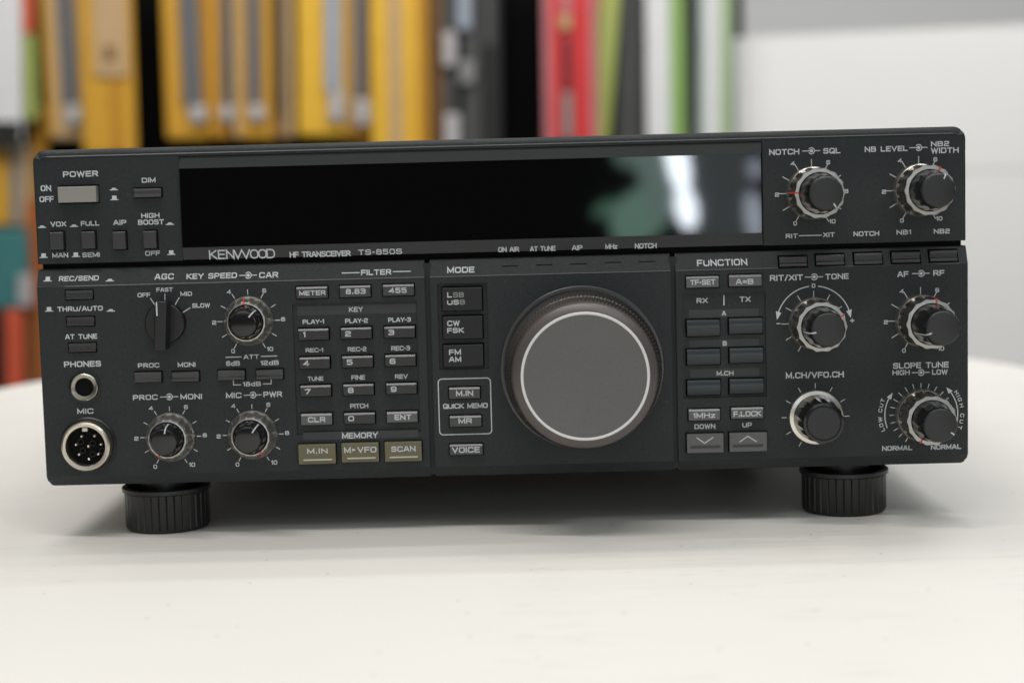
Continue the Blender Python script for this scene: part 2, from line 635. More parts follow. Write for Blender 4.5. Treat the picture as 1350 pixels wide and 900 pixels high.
def key(sec, x0, x1, y0, y1, face, out, material, prof='flat', words=None, parts=None, grow=.35, name='button', Y=0.0, label=None, wm=None):
    """a push key in its own pocket; words = list of (text, x0, x1, y0, y1) printed on its face"""
    a, b, c, d = sunk(sec, x0, x1, y0, y1, face, 3.2, grow)
    yb = face((c + d) / 2)
    h = d - c
    if prof == 'flat':       # small upper chamfer that catches the ceiling light
        P = [(c, 2.5), (c, -out + .25), (c + .12, -out), (d - .8, -out), (d - .1, -out + .56), (d, -out + .8), (d, 2.5)]
    elif prof == 'plain':
        P = [(c, 2.5), (c, -out + .15), (c + .15, -out), (d - .2, -out), (d, -out + .2), (d, 2.5)]
    elif prof == 'dish':     # hollow finger surface
        P = [(c, 2.5), (c, -out)]
        for i in range(9):
            t = i / 8
            P.append((c + .3 + (h - .6) * t, -out + .9 * math.sin(math.pi * t)))
        P += [(d, -out), (d, 2.5)]
    elif prof == 'barrel':   # rounded finger surface
        P = [(c, 2.5)]
        for i in range(11):
            t = i / 10
            P.append((c + h * t, -out + .9 * (2 * t - 1) ** 2))
        P += [(d, 2.5)]
    elif prof == 'step':     # groove along the middle, lower lip proud
        P = [(c, 2.5), (c, -out - .2), (c + .12 * h, -out - .35), (c + .3 * h, -out - .3), (c + .38 * h, -out + .35),
             (c + .7 * h, -out + .3), (d - .25, -out + .1), (d, -out + .4), (d, 2.5)]
    n = len(P)
    mb = MB()
    mb.add([(a, yb + y, z) for z, y in P] + [(b, yb + y, z) for z, y in P],
           [tuple(range(n)), tuple(range(2 * n - 1, n - 1, -1))] + [(i, (i + 1) % n, (i + 1) % n + n, i + n) for i in range(n)])
    o = mb.part(name, material, radio, bevel=.12, segs=2, label=label, smooth=25 if prof in ('dish', 'barrel') else None)
    ff = flat(yb - out)
    for wd in (words or []):
        text(wd[0], *wd[1:5], ff, o, mt=wm, eps=.05, th=.2)
    return o, ff, (a, b, c, d)


def switch_symbol(px, py, out, face):
    x, z = hit(px, py, face)
    mb = MB()
    mb.add([(-1.45, 0, -.8), (1.45, 0, -.8), (1.45, 0, -.5), (-1.45, 0, -.5)], [(0, 1, 2, 3)])
    if out:
        mb.add([(-.8, 0, -.55), (.8, 0, -.55), (.8, 0, .8), (-.8, 0, .8)], [(0, 1, 2, 3)])
    else:
        mb.add([(-.95, 0, -.55), (.95, 0, -.55), (.6, 0, .05), (-.6, 0, .05)], [(0, 1, 2, 3)])
    drop(mb, x, z, face, .06).part('switch_symbol', M['print'], radio)


def dual_symbol(x0, x1, y, face):
    """the concentric-knob mark between two words: line, ring with dot, line"""
    cx, cz = hit((x0 + x1) / 2 + .4, y, face)
    xa, _ = hit(x0, y, face)
    xb, _ = hit(x1, y, face)
    mb = MB()
    n = 20
    ring = [(1.05 * math.cos(R(-150 + 300 * i / n)), 1.05 * math.sin(R(-150 + 300 * i / n))) for i in range(n + 1)]
    stroke(mb, ring, .33)
    mb.add([(.55 * math.cos(2 * math.pi * i / 14), 0, .55 * math.sin(2 * math.pi * i / 14)) for i in range(14)], [tuple(range(14))])
    stroke(mb, [(xa - cx, 0), (-.5, 0)], .3)
    stroke(mb, [(1.2, 0), (xb - cx, 0)], .3)
    drop(mb, cx, cz, face, .06).part('dual_knob_symbol', M['print'], radio)


def dial_scale(cx, cz, face, r0, r1, angs, nums, th=.28):
    mb = MB()
    for a in angs:
        s, c = math.sin(R(a)), math.cos(R(a))
        stroke(mb, [(r0 * s, r0 * c), (r1 * s, r1 * c)], th)
    for t, dx, dz, w, h in nums:
        m2 = lay(t, w, h, .2)
        mb.add([(v[0] + dx, v[1], v[2] + dz) for v in m2.v], m2.f)
    drop(mb, cx, cz, face, .06).part('dial_scale', M['print'], radio)


ELEVEN = [-150, -120, -90, -60, -30, 0, 30, 60, 90, 120, 150]
NUM = [('0', -6.0, -10.6, 1.3, 1.5), ('2', -12.3, -.3, 1.5, 1.4), ('4', -6.6, 10.5, 1.5, 1.4),
       ('6', 5.9, 10.6, 1.4, 1.5), ('8', 12.2, .3, 1.5, 1.4), ('10', 7.2, -10.2, 2.2, 1.5)]


def scallop(nl, depth, h0, h1):
    def f(r, h, a):
        if h < h0 or h > h1:
            return r
        s = abs(math.cos(nl * a / 2))
        k = 1 - .6 * max(0, (h - h0) / (h1 - h0) - .55) / .45
        return r - depth * k * s ** 1.3
    return f


def bar_on(mb, cx, cz, ang, pts, w, m=0):
    """ridge of width w following (radius, height) points at an angle: pointer marks"""
    s, c = math.sin(R(ang)), math.cos(R(ang))
    vs = []
    for r, h in pts:
        for q in (-w / 2, w / 2):
            vs.append((cx + r * s + q * c, -h, cz + r * c - q * s))
    fs = [(2 * i, 2 * i + 1, 2 * i + 3, 2 * i + 2) for i in range(len(pts) - 1)]
    mb.add(vs, fs, m)


def knob(px, py, face, kind, a_in, a_out, L=0.0):
    cx, cz = hit(px, py, face)
    yb = face(cz)
    if kind == 'long':
        skirt = [(9.3, 0), (9.3, 3.4), (9.15, 4.2), (8.9, 4.5)]
        ringp = [(8.9, 4.5), (9.1, 5.2), (9.0, 10), (8.95, 15.4), (8.8, 16.3), (8.7, 16.6), (7.3, 16.7), (7.25, 15.2)]
        cap = [(7.15, 12), (7.15, 16.7), (7.1, 17.6), (6.75, 20.6 + L * .5), (6.4, 24.6 + L), (6.2, 26.6 + L), (6.0, 27.6 + L), (5.75, 28.3 + L)]
        face_p = [(5.75, 28.3 + L), (5.4, 28.75 + L), (5.0, 28.9 + L)]
        mk_in = [(7.0, 18.0), (6.82, 20.7 + L * .5), (6.47, 24.6 + L), (6.25, 26.7 + L), (5.9, 28.2 + L), (5.4, 28.95 + L), (4.2, 29.0 + L)]
        mk_out = [(9.15, 5.0), (9.05, 10), (9.0, 15.3), (8.75, 16.7), (7.35, 16.8)]
        nl, dp = 14, .9
    else:
        skirt = [(8.9, 0), (8.9, .6), (8.7, 1.1), (8.35, 1.6)]
        ringp = [(8.35, 1.6), (8.2, 2.2), (7.75, 4.6), (7.15, 6.2), (6.8, 6.6), (6.25, 6.7), (6.2, 5.2)]
        cap = [(5.95, 3), (5.95, 6.8), (5.75, 7.4), (5.4, 9.8), (5.1, 11.3), (4.9, 12.0), (4.6, 12.5)]
        face_p = [(4.6, 12.5), (4.3, 12.8), (4.0, 12.85)]
        mk_in = [(5.75, 7.7), (5.4, 10.1), (5.0, 12.1), (4.7, 12.8), (3.0, 13.0)]
        mk_out = [(8.3, 2.4), (7.85, 4.6), (7.2, 6.3), (6.7, 6.85), (6.3, 6.9)]
        nl, dp = 16, .36
    k = MB()
    k.lathe(cx, cz, skirt, 64, cap1=False)
    o = k.part('control_knob', M['chrome'], radio, smooth=40)
    rb = MB()
    rb.lathe(cx, cz, ringp, 160, scallop(nl, dp, ringp[1][1] - .01, ringp[-3][1] + .01), cap1=False)
    rb.m = [0 if i < 160 * (len(ringp) - 4) else 1 for i in range(len(rb.f))]
    ring = rb.part('outer_ring', (M['chrome_dark' if kind == 'long' else 'chrome'], M['ring']), o, smooth=35)
    cb = MB()
    cb.lathe(cx, cz, cap, 160, scallop(14, .28, cap[2][1] - .01, cap[-2][1]), cap1=False)
    cb.part('inner_cap', M['smoke'], o, smooth=30)
    fb = MB()
    fb.lathe(cx, cz, face_p, 64)
    fb.part('cap_face', M['matte_cap' if kind == 'long' else 'smoke'], o, smooth=30)
    ib = MB()
    bar_on(ib, cx, cz, a_in, mk_in, .45)
    ib.part('pointer', M['print'], o)
    if a_out is not None:
        ob = MB()
        bar_on(ob, cx, cz, a_out, mk_out, .6)
        ob.part('ring_mark', M['red'], o)
    if yb:
        for ch in (o,):
            ch.location.y += yb * K
    return cx, cz


M['chrome_dark'] = mat('fluted_dark_chrome', (.34, .31, .28), .26, metal=.95, var=.05)

# ---------------- upper panel: left switches
P_ = M['print']
key('upper', 79.2, 129.4, 245.2, 267.4, upf, 3.0, M['power'], 'plain', name='power_button', grow=.5)
key('upper', 177.4, 213.4, 248, 260.4, upf, 1.6, M['mid_key'], 'step')
for b in ((68, 85.4, 305.6, 329.2), (109.6, 126.8, 304.8, 327.8), (150.4, 167.2, 305, 328.4), (190.8, 207.6, 304.2, 327.2)):
    key('upper', *b, upf, 2.2, M['mid_key'], 'plain')
text('POWER', 83, 129.4, 225, 233.8, upf, radio, th=.21)
for t in (('ON', 53.6, 67.4, 244.2, 252.2), ('OFF', 52, 71, 258.6, 266.6), ('DIM', 187, 205, 234.2, 241),
          ('VOX', 66.6, 87.4, 291.8, 299), ('FULL', 106.6, 131, 291, 298), ('AIP', 149.4, 166.6, 289.8, 296.8),
          ('HIGH', 186.2, 210.4, 280.6, 287.8), ('BOOST', 182, 216, 289, 296.6), ('MAN', 69, 90, 333, 339.8),
          ('SEMI', 108.6, 131.6, 332.4, 339.2), ('OFF', 191.4, 211, 330.4, 337.2)):
    text(*t, upf, radio)
for sx_, sy_, o_ in ((150, 248, 0), (150.8, 261, 1), (55.4, 297.5, 0), (97.5, 296.2, 0), (224, 293.5, 0),
                     (57.5, 337, 1), (100, 335.8, 1), (225.8, 333, 1)):
    switch_symbol(sx_, sy_, o_, upf)

# ---------------- upper panel: display
bx0, bz1 = hit(235.5, 205.2, upf)
bx1, _ = hit(1004.8, 187, upf)
bz1 = hit(620, 196.2, upf)[1]
gz1 = hit(620, 212.5, upf)[1]
gz0 = hit(620, 316.8, upf)[1]
gx0 = hit(238.5, 270, upf)[0]
gx1 = hit(1003.6, 260, upf)[0]
bz0 = ZU0 + .25
HOLES['upper'].append((bx0, bx1, ZU0 - 1, bz1, 2.6))
bez = MB()
# frame of four sloped bands around the glass, the upper one leaning back to catch the light
yo, yi = YU - .1, YU - .9
for q in ([(bx0 + .2, yo + .6, bz1 - .15), (bx1 - .2, yo + .6, bz1 - .15), (gx1, yi, gz1), (gx0, yi, gz1)],
          [(bx0 + .2, yo, bz0), (gx0, yi, gz0), (gx1, yi, gz0), (bx1 - .2, yo, bz0)],
          [(bx0 + .2, yo + .6, bz1 - .15), (gx0, yi, gz1), (gx0, yi, gz0), (bx0 + .2, yo, bz0)],
          [(bx1 - .2, yo + .6, bz1 - .15), (bx1 - .2, yo, bz0), (gx1, yi, gz0), (gx1, yi, gz1)]):
    bez.add(q, [(0, 1, 2, 3)])
for q in ([(gx0, yi, gz1), (gx1, yi, gz1), (gx1, yi + 1.2, gz1), (gx0, yi + 1.2, gz1)],
          [(gx0, yi, gz0), (gx1, yi, gz0), (gx1, yi + 1.2, gz0), (gx0, yi + 1.2, gz0)],
          [(gx0, yi, gz0), (gx0, yi, gz1), (gx0, yi + 1.2, gz1), (gx0, yi + 1.2, gz0)],
          [(gx1, yi, gz0), (gx1, yi, gz1), (gx1, yi + 1.2, gz1), (gx1, yi + 1.2, gz0)],
          [(bx0 + .2, yo + .6, bz1 - .15), (bx1 - .2, yo + .6, bz1 - .15), (bx1 - .2, yo + 2.8, bz1 - .15), (bx0 + .2, yo + 2.8, bz1 - .15)],
          [(bx0 + .2, yo, bz0), (bx1 - .2, yo, bz0), (bx1 - .2, yo + 2.8, bz0), (bx0 + .2, yo + 2.8, bz0)],
          [(bx0 + .2, yo + .6, bz1 - .15), (bx0 + .2, yo, bz0), (bx0 + .2, yo + 2.8, bz0), (bx0 + .2, yo + 2.8, bz1 - .15)],
          [(bx1 - .2, yo + .6, bz1 - .15), (bx1 - .2, yo, bz0), (bx1 - .2, yo + 2.8, bz0), (bx1 - .2, yo + 2.8, bz1 - .15)]):
    bez.add(q, [(0, 1, 2, 3)])
bezel = bez.part('display_bezel', M['bezel'], radio)
gl = MB()
gl.box(gx0 + .02, gx1 - .02, yi + .35, yi + 2.6, gz0 + .02, gz1 - .02)
gl.part('display_glass', M['glass'], radio)


def bez_y(z):
    return yo + (yi - yo) * min(1, max(0, (z - bz0) / (gz0 - bz0)))


text('KEN', 275.6, 309, 328.9, 342.1, bez_y, bezel, th=.14, gap=.3)
text('w', 308, 330, 328.4, 341.5, bez_y, bezel, th=.14)
text('OOD', 329.4, 362.7, 327.9, 341.1, bez_y, bezel, th=.14, gap=.12, rad=.52)
text('HF TRANSCEIVER', 381.8, 462.3, 330, 339.6, bez_y, bezel, gap=.36)
text('TS-850S', 472.3, 530, 327.6, 336.2, bez_y, bezel, th=.18)
for t in (('ON AIR', 656.8, 684.4, 325.2, 332.4), ('AT TUNE', 698.7, 732.4, 324, 331.4), ('AIP', 754, 768, 323, 330),
          ('MHz', 798, 813.8, 321.4, 328.4), ('NOTCH', 836.9, 865.7, 320.3, 327.8)):
    text(*t, bez_y, bezel, gap=.36)

# ---------------- upper panel: right knobs
for cx_, cy_, ai, ao in ((1070.2, 254.4, 145, -88), (1211.2, 250.6, 25, 25)):
    x, z = knob(cx_, cy_, upf, 'long', ai, ao)
    dial_scale(x, z, upf, 9.3, 11.9, ELEVEN, NUM)
for t in (('NOTCH', 1014, 1053.7, 196.2, 204.6), ('SQL', 1085.3, 1107.8, 195, 202.8), ('NB LEVEL', 1140, 1196.6, 192.2, 200.6),
          ('NB2', 1227.3, 1251.3, 186, 193.4), ('WIDTH', 1227.3, 1263.8, 194.2, 202.4), ('RIT', 1035.9, 1051.6, 308, 314.2),
          ('XIT', 1085.3, 1100.3, 306.2, 312.6), ('NOTCH', 1125.2, 1159, 304.5, 311.6), ('NB1', 1182, 1200.9, 302.8, 309.4),
          ('NB2', 1231, 1252, 301.4, 308.2)):
    text(*t, upf, radio)
line([(1053, 310.8), (1083.4, 310)], upf, radio)
dual_symbol(1057.6, 1081.2, 199, upf)
dual_symbol(1198.7, 1222.8, 194.7, upf)

# ---------------- lower left section
for b in ((86.6, 122.7, 382, 394.6), (88, 124.6, 417.2, 429.6), (90.7, 126.8, 451.6, 463.8)):
    key('left', *b, lowf, .5, M['key'], 'step')
for t in (('REC/SEND', 77.9, 130.3, 362.9, 370.8), ('THRU/AUTO', 75.6, 135.5, 402.8, 410.8), ('AT TUNE', 85.9, 128.2, 439.6, 447.2),
          ('PHONES', 84.4, 133.3, 475.2, 484), ('AGC', 203.9, 229.3, 360.4, 368.6), ('OFF', 181.3, 198.2, 385.7, 391.9),
          ('FAST', 206.2, 227.9, 378.8, 384.8), ('MID', 237.9, 253.3, 384.2, 390.2), ('SLOW', 253.3, 276.8, 399.4, 405.8),
          ('PROC', 181.9, 210.1, 478, 484.8), ('MONI', 234.3, 257.8, 477.2, 483.8), ('MIC', 102, 123.2, 538, 545.4),
          ('PROC', 175.3, 207.9, 519.7, 527.4), ('MONI', 238, 266.4, 518.6, 526.4), ('KEY SPEED', 245.9, 312.4, 359.2, 368),
          ('CAR', 341.7, 366.8, 358.4, 366.4), ('ATT', 321.2, 341.3, 467, 473.2), ('6dB', 298.1, 316.4, 475.4, 482.2),
          ('12dB', 343.6, 367.6, 474.6, 481.4), ('18dB', 320.3, 344, 502.6, 509.2), ('MIC', 298, 318.4, 517, 524.8),
          ('PWR', 347.3, 371.9, 515.4, 523.4), ('FILTER', 476, 515.8, 354.8, 362.8)):
    text(*t, lowf, radio)
for sx_, sy_, o_ in ((63, 367.8, 1), (145, 367.8, 0), (64.7, 407.6, 1), (146, 407.6, 0)):
    switch_symbol(sx_, sy_, o_, lowf)
line([(297.4, 470.8), (318.5, 470.3)], lowf, radio)
line([(344, 469.6), (365.3, 469)], lowf, radio)
line([(307.8, 501), (307.8, 507.2), (318, 506.9)], lowf, radio)
line([(346.8, 505.9), (357.5, 505.6), (357.5, 499.6)], lowf, radio)
line([(450.5, 359.9), (474.2, 359.3)], lowf, radio)
line([(518, 358.1), (541.6, 357.5)], lowf, radio)
dual_symbol(315.2, 338.7, 362.8, lowf)
dual_symbol(210.9, 234.9, 522.8, lowf)
dual_symbol(321.2, 345, 520.4, lowf)
for b in ((178.4, 213.6, 489.6, 503.4), (227.8, 263, 489, 502.6), (288.3, 323.3, 487, 500.6), (338.6, 373.6, 486, 499.6)):
    key('left', *b, lowf, 1.6, M['mid_key'], 'step')
# AGC selector: round base with a tall bar
cx, cz = hit(218.6, 425.3, lowf)
a = MB()
a.lathe(cx, cz, [(7.25, 0), (7.25, 1.2), (6.9, 2.2), (6.6, 2.4)], 64)
agc = a.part('selector_knob', M['black'], radio, smooth=30)
a = MB()
ang = R(4)
pts = []
for q in rrect(-2.15, 2.15, -9.0, 8.2, .7):
    pts.append((cx + q[0] * math.cos(ang) + q[1] * math.sin(ang) * 1, cz + q[1] * math.cos(ang) - q[0] * math.sin(ang)))
a.prism(pts, -2.0, -10)
a.part('grip_bar', M['black'], agc, bevel=.5, segs=3)
a = MB()
bar_on(a, cx - .9, cz, 0, [(3.2, 10.1), (8.0, 10.1)], .5)
a.part('pointer', P_, agc)
for p in ([(198.2, 392.8), (204.4, 402.2)], [(217.4, 387), (217.4, 398.7)], [(236.4, 391.9), (230.8, 401.9)], [(251.2, 405.4), (241.4, 411.6)]):
    line(p, lowf, radio)
# small dual knobs
for cx_, cy_, ai, ao, r1 in ((225.1, 575.6, 10, -152, 10.9), (328, 422.9, 42, -6, 11.2), (333.6, 572.6, 35, 148, 10.9)):
    x, z = knob(cx_, cy_, lowf, 'short', ai, ao)
    dial_scale(x, z, lowf, 9.3, r1, ELEVEN, NUM)
# headphone jack
cx, cz = hit(112, 509.8, lowf)
a = MB()
a.lathe(cx, cz, [(5.7, 0), (5.7, .5), (5.2, .7), (5.0, .2)], 48, cap1=False)
jack = a.part('headphone_jack', M['black'], radio, smooth=30)
a = MB()
a.lathe(cx, cz, [(5.0, .1), (4.9, 1.2), (4.5, 1.5), (3.9, 1.3), (3.35, 1.0), (3.3, .1)], 48, cap1=False)
a.part('metal_sleeve', M['sleeve'], jack, smooth=30)
a = MB()
a.lathe(cx, cz, [(3.35, .15), (.3, .12)], 48)
a.part('socket_hole', M['hole'], jack)
# microphone connector, eight pins and a key notch
cx, cz = hit(116.9, 585.8, lowf)
a = MB()
a.lathe(cx, cz, [(10.0, 0), (10.0, .5), (9.5, .9), (9.0, .6)], 64, cap1=False)
mic = a.part('microphone_socket', M['black'], radio, smooth=30)
a = MB()
a.lathe(cx, cz, [(9.1, .2), (9.0, 3.5), (8.6, 4.6), (8.0, 5.0), (7.1, 4.9), (6.85, 4.4), (6.8, .4)], 72, cap1=False)
a.part('threaded_shell', M['nickel'], mic, smooth=28)
a = MB()
a.lathe(cx, cz, [(6.85, 1.2), (.2, 1.2)], 64)
a.part('pin_insulator', M['hole'], mic)
a = MB()
a.box(cx - 1.1, cx + 1.1, -4.7, -1.2, cz + 5.3, cz + 6.9)
a.part('key_notch', M['nickel'], mic, bevel=.4)
for dx, dy in ((322, 648), (417, 645), (280, 710), (373, 722), (465, 707), (303, 782), (446, 780), (376, 815)):
    px, pz = hit(dx / 5.625 + 50, dy / 5.625 + 460, flat(-3.6))
    a = MB()
    a.lathe(px, pz, [(.55, 1.2), (.55, 3.2), (.3, 3.7), (.1, 3.8)], 12)
    a.part('pin', M['bright'], mic, smooth=60)
for dx, dy in ((318, 685), (408, 697), (335, 752), (478, 752), (408, 778)):
    px, pz = hit(dx / 5.625 + 50, dy / 5.625 + 460, flat(-1.4))
    a = MB()
    a.lathe(px, pz, [(1.1, 1.2), (1.05, 1.7), (.85, 1.7), (.8, 1.25)], 18, cap1=False)
    a.part('pin_collar', M['black'], mic, smooth=40)

# keypad
for s, b, w in (('METER', (391, 432.2, 377, 393.4), (394.5, 429.2, 382.5, 389.6)), ('8.83', (448.2, 488.8, 375.6, 391.8), (455.9, 482, 380.3, 387.8)),
                ('455', (505, 546, 374, 390), (512.8, 536.2, 379, 386.4))):
    key('left', *b, lowf, 1.2, M['mid_key'], 'flat', [(s, *w)])
sunk('left', 388.2, 552, 396.5, 573, lowf, .8)
RF = flat(.8)


def strip(x0, x1, y0, y1, face):
    a, b, c, d = rect(x0, x1, y0, y1, face)
    mb = MB()
    mb.add([(a, face(c) - .03, c), (b, face(c) - .03, c), (b, face(d) - .03, d), (a, face(d) - .03, d)], [(0, 1, 2, 3)])
    return mb.part('title_strip', M['strip'], radio)


strip(392, 549, 400.2, 416, RF)
text('KEY', 460, 478.4, 404.3, 411.2, RF, radio)
for t in (('PLAY-1', 399, 427.2, 420.7, 427.2), ('PLAY-2', 455, 485, 419.3, 426.1), ('PLAY-3', 511.7, 541.6, 418, 424.8),
          ('REC-1', 402.9, 426, 458.3, 464.4), ('REC-2', 458.4, 483.2, 456.8, 463.4), ('REC-3', 515.8, 540.7, 455.4, 462.2),
          ('TUNE', 405.6, 426.4, 495.8, 502), ('FINE', 463.3, 481.5, 494, 500.6), ('REV', 520.8, 537.5, 492.8, 499.2),
          ('PITCH', 461.6, 485.6, 531.4, 538.2)):
    text(*t, RF, radio, gap=.36)
for s, b, c in (('1', (394, 434, 432, 448), (401.1, 440.8)), ('2', (450, 490.5, 430.4, 446.4), (458.9, 439.9)), ('3', (506.9, 547.2, 429, 445), (515.8, 438.1)),
                ('4', (395.4, 435.4, 469.4, 485.8), (403.8, 478.7)), ('5', (451.8, 492, 467.8, 484), (461, 477.2)), ('6', (508.3, 548.3, 466.2, 482.2), (517.6, 476)),
                ('7', (396.7, 437, 506.4, 522.2), (405.6, 516)), ('8', (453, 493.2, 504.8, 520.4), (462.4, 514.2)), ('9', (509.6, 549.6, 503.4, 519), (519, 512.8)),
                ('0', (454.4, 494.8, 542.4, 558.2), (463, 551.4))):
    w = 3 if s == '1' else 7.6
    key('left', *b, RF, 1.9, M['key'], 'flat', [(s, c[0] - w / 2, c[0] + w / 2, c[1] - 3.6, c[1] + 3.6)])
for s, b, w in (('CLR', (397.6, 438.4, 543.6, 559.6), (406, 429, 549, 556.6)), ('ENT', (510.4, 550.8, 541, 556.2), (520.2, 542.4, 545.8, 553.4))):
    key('left', *b, RF, 1.9, M['grey_key'], 'flat', [(s, *w)])
strip(399.3, 551.3, 566, 580, F0)
text('MEMORY', 450.9, 498.4, 569, 578.2, lowf, radio)
for s, b, ws, br in (('mem', (394.4, 443.2, 584, 611), [('M.IN', 405, 431.9, 590.4, 598)], (400, 438, 605.8)),
                     ('vfo', (451, 499.8, 582, 608.4), [('M>VFO', 453.6, 496.4, 588.2, 597)], (458, 495.3, 603.6)),
                     ('scan', (507.8, 556.3, 580.6, 607.4), [('SCAN', 515.8, 547.8, 587.4, 595.4)], (513.6, 550.8, 602.2))):
    o, ff, bb = key('left', *b, lowf, 2.0, M['olive'], 'plain', ws)
    xa, za = hit(br[0], br[2] + .4, ff)
    xb, zb = hit(br[1], br[2] - .4, ff)
    a = MB()
    a.box(xa, xb, ff(0) - .35, ff(0) + .1, (za + zb) / 2 - .26, (za + zb) / 2 + .26)
    a.part('ridge', M['white_bar'], o, bevel=.1)

# ---------------- lower middle section
text('MODE', 589.6, 625.4, 351.4, 360, lowf, radio, th=.21)
for lx, ly in ((672.1, 353.2), (717.6, 351.6), (762.7, 350.3), (807.8, 348.4), (853.3, 347.4)):
    a_, b_, c_, d_ = sunk('middle', lx - 10.8, lx + 10.8, ly - 3.4, ly + 3.6, lowf, .6)
    mb = MB()
    mb.add([(a_, lowf(c_) + .4, c_), (b_, lowf(c_) + .4, c_), (b_, lowf(d_) + .4, d_), (a_, lowf(d_) + .4, d_)], [(0, 1, 2, 3)])
    mb.part('indicator_lamp', M['slot'], radio)
sunk('middle', 577.7, 643.5, 372.6, 487.6, lowf, 1.0)
RM = flat(1.0)
for b, ws in (((583.2, 635.7, 377.8, 409.4), [('L', 589.6, 596, 385.2, 392.2), ('SB', 597.4, 611.6, 385, 392.2), ('US', 589.6, 604.8, 395, 401.8), ('B', 606.2, 613, 394.9, 401.4)]),
              ((584.2, 636.4, 415.4, 446.4), [('CW', 589.6, 606, 422.3, 429.8), ('FSK', 589.6, 611.6, 431.8, 439)]),
              ((584.8, 637.3, 452.8, 482.8), [('FM', 592, 607.7, 460.3, 467.8), ('AM', 592, 608, 469.8, 477)])):
    o, ff, bb = key('middle', *b, RM, 2.4, M['mode_key'], 'plain', ws)
    if ws[0][0] == 'L':
        o['label'] = 'mode key with worn lettering'
        for ch in list(o.children)[1::2]:
            ch.data.materials.clear()
            ch.data.materials.append(M['ink_dim'])
fx0, fx1, fz0, fz1 = rect(578.6, 647.4, 497.8, 573, lowf)
a = MB()
stroke(a, rrect(fx0, fx1, fz0, fz1, 1.3), .34, True)
drop(a, 0, 0, lowf, .06).part('frame_line', P_, radio)
for s, b, w in (('M.IN', (592, 633, 509.2, 525.4), (601.3, 623.8, 514.2, 522)), ('MR', (592.9, 634.8, 546.6, 562.2), (604.5, 622.2, 550.8, 558.2)),
                ('VOICE', (593, 636.4, 584, 599.4), (596, 632.5, 588.4, 597))):
    key('middle', *b, lowf, 1.3, M['mid_key'], 'flat', [(s, *w)])
text('QUICK MEMO', 584, 643, 530.6, 538.8, lowf, radio, gap=.36)
# main tuning knob
cx, cz = hit(767.6, 484.5, lowf)
a = MB()
a.lathe(cx, cz, [(29.3, 0), (29.2, .5), (28.9, .8), (27.6, .75), (27.0, -.2)], 128, cap1=False)
a.part('knob_surround', M['edge'], radio, smooth=25)
a = MB()


def knurl(r, h, an):
    if 8.2 < h < 14.3 or 15.7 < h < 20.9:
        return r + .38 * math.sin(an * 118 + h * 1.6)
    return r


prof = [(26.4, 0), (27.5, 2.0), (27.7, 7.4)] + [(27.6 - .14 * i, 7.9 + .84 * i) for i in range(9)] + [(26.2, 14.9), (26.0, 15.2)] + \
       [(26.25 - .16 * i, 15.4 + .96 * i) for i in range(7)] + [(25.15, 21.5)]
a.lathe(cx, cz, prof, 944, knurl, cap1=False)
tk = a.part('tuning_knob', M['tuner_grip'], radio, smooth=40)
a = MB()
a.lathe(cx, cz, [(25.15, 21.5), (25.15, 23.2), (25.0, 25.4), (24.75, 26.3), (24.3, 26.85), (22.0, 27.8)], 160, cap1=False)
a.part('bevelled_rim', M['tuner'], tk, smooth=30)
a = MB()
a.lathe(cx, cz, [(22.0, 27.8), (21.72, 28.0), (21.35, 28.0), (21.05, 27.85)], 160, cap1=False)
a.part('white_ring', M['white_ring'], tk, smooth=30)
a = MB()
a.lathe(cx, cz, [(21.05, 27.85), (20.6, 27.75), (12, 27.55), (.5, 27.5)], 128)
a.part('knob_face', M['tuner_face'], tk, smooth=30)

# ---------------- lower right section
text('FUNCTION', 918.8, 985, 341, 351, lowf, radio, th=.18)
for b in ((1026.9, 1063.4, 337.4, 352), (1075.2, 1112.4, 334.8, 349.8), (1125.7, 1162.6, 332.8, 348.8), (1175, 1212.2, 331.2, 347), (1225, 1261.4, 329.2, 344.8)):
    key('right', *b, lowf, 1.0, M['key'], 'step', grow=.45)
for s, b, w in (('TF-SET', (904.2, 947.2, 363.4, 379.4), (910, 943, 368.1, 375.9)), ('A=B', (960.5, 1003.7, 361.4, 377.6), (970, 993.3, 367.2, 375)),
                ('1MHz', (907.5, 948.7, 538, 554), (913.8, 942.8, 543.4, 551)), ('F.LOCK', (963.3, 1005.8, 535.6, 551.6), (967, 1003.7, 541, 549.2))):
    key('right', *b, lowf, 1.3, M['grey_key'], 'flat', [(s, *w)])
sunk('right', 900.5, 1010, 384.5, 525, lowf, .8)
for t in (('RX', 918.3, 933, 392.6, 399.6), ('TX', 975, 989.5, 390.6, 398)):
    text(*t, RF, radio)
line([(954.3, 389), (954.4, 402.5)], RF, radio, th=.4)
for s, b, w in (('A', (908.3, 1000, 406.2, 419), (951.6, 957.2, 409.8, 416)), ('B', (909, 1001, 446.2, 458), (952.8, 958.2, 449.4, 455.6)),
                ('M.CH', (910, 1001, 484.6, 497.6), (944.7, 967, 488.4, 495))):
    strip(*b, RF)
    text(s, *w, RF, radio, slope=s == 'M.CH')
for b in ((904.8, 948.3, 420.6, 443.2), (960.3, 1004.5, 418.4, 440), (905, 948.8, 459, 480.8), (961, 1005.3, 457.4, 478.4),
          (905.3, 949.2, 499.8, 520.6), (961, 1005.8, 498, 518.6)):
    key('right', *b, RF, 2.2, M['blue_key'], 'barrel')
text('DOWN', 915.5, 943, 558.2, 565.4, lowf, radio)
text('UP', 978.7, 991.3, 556.4, 563.2, lowf, radio)
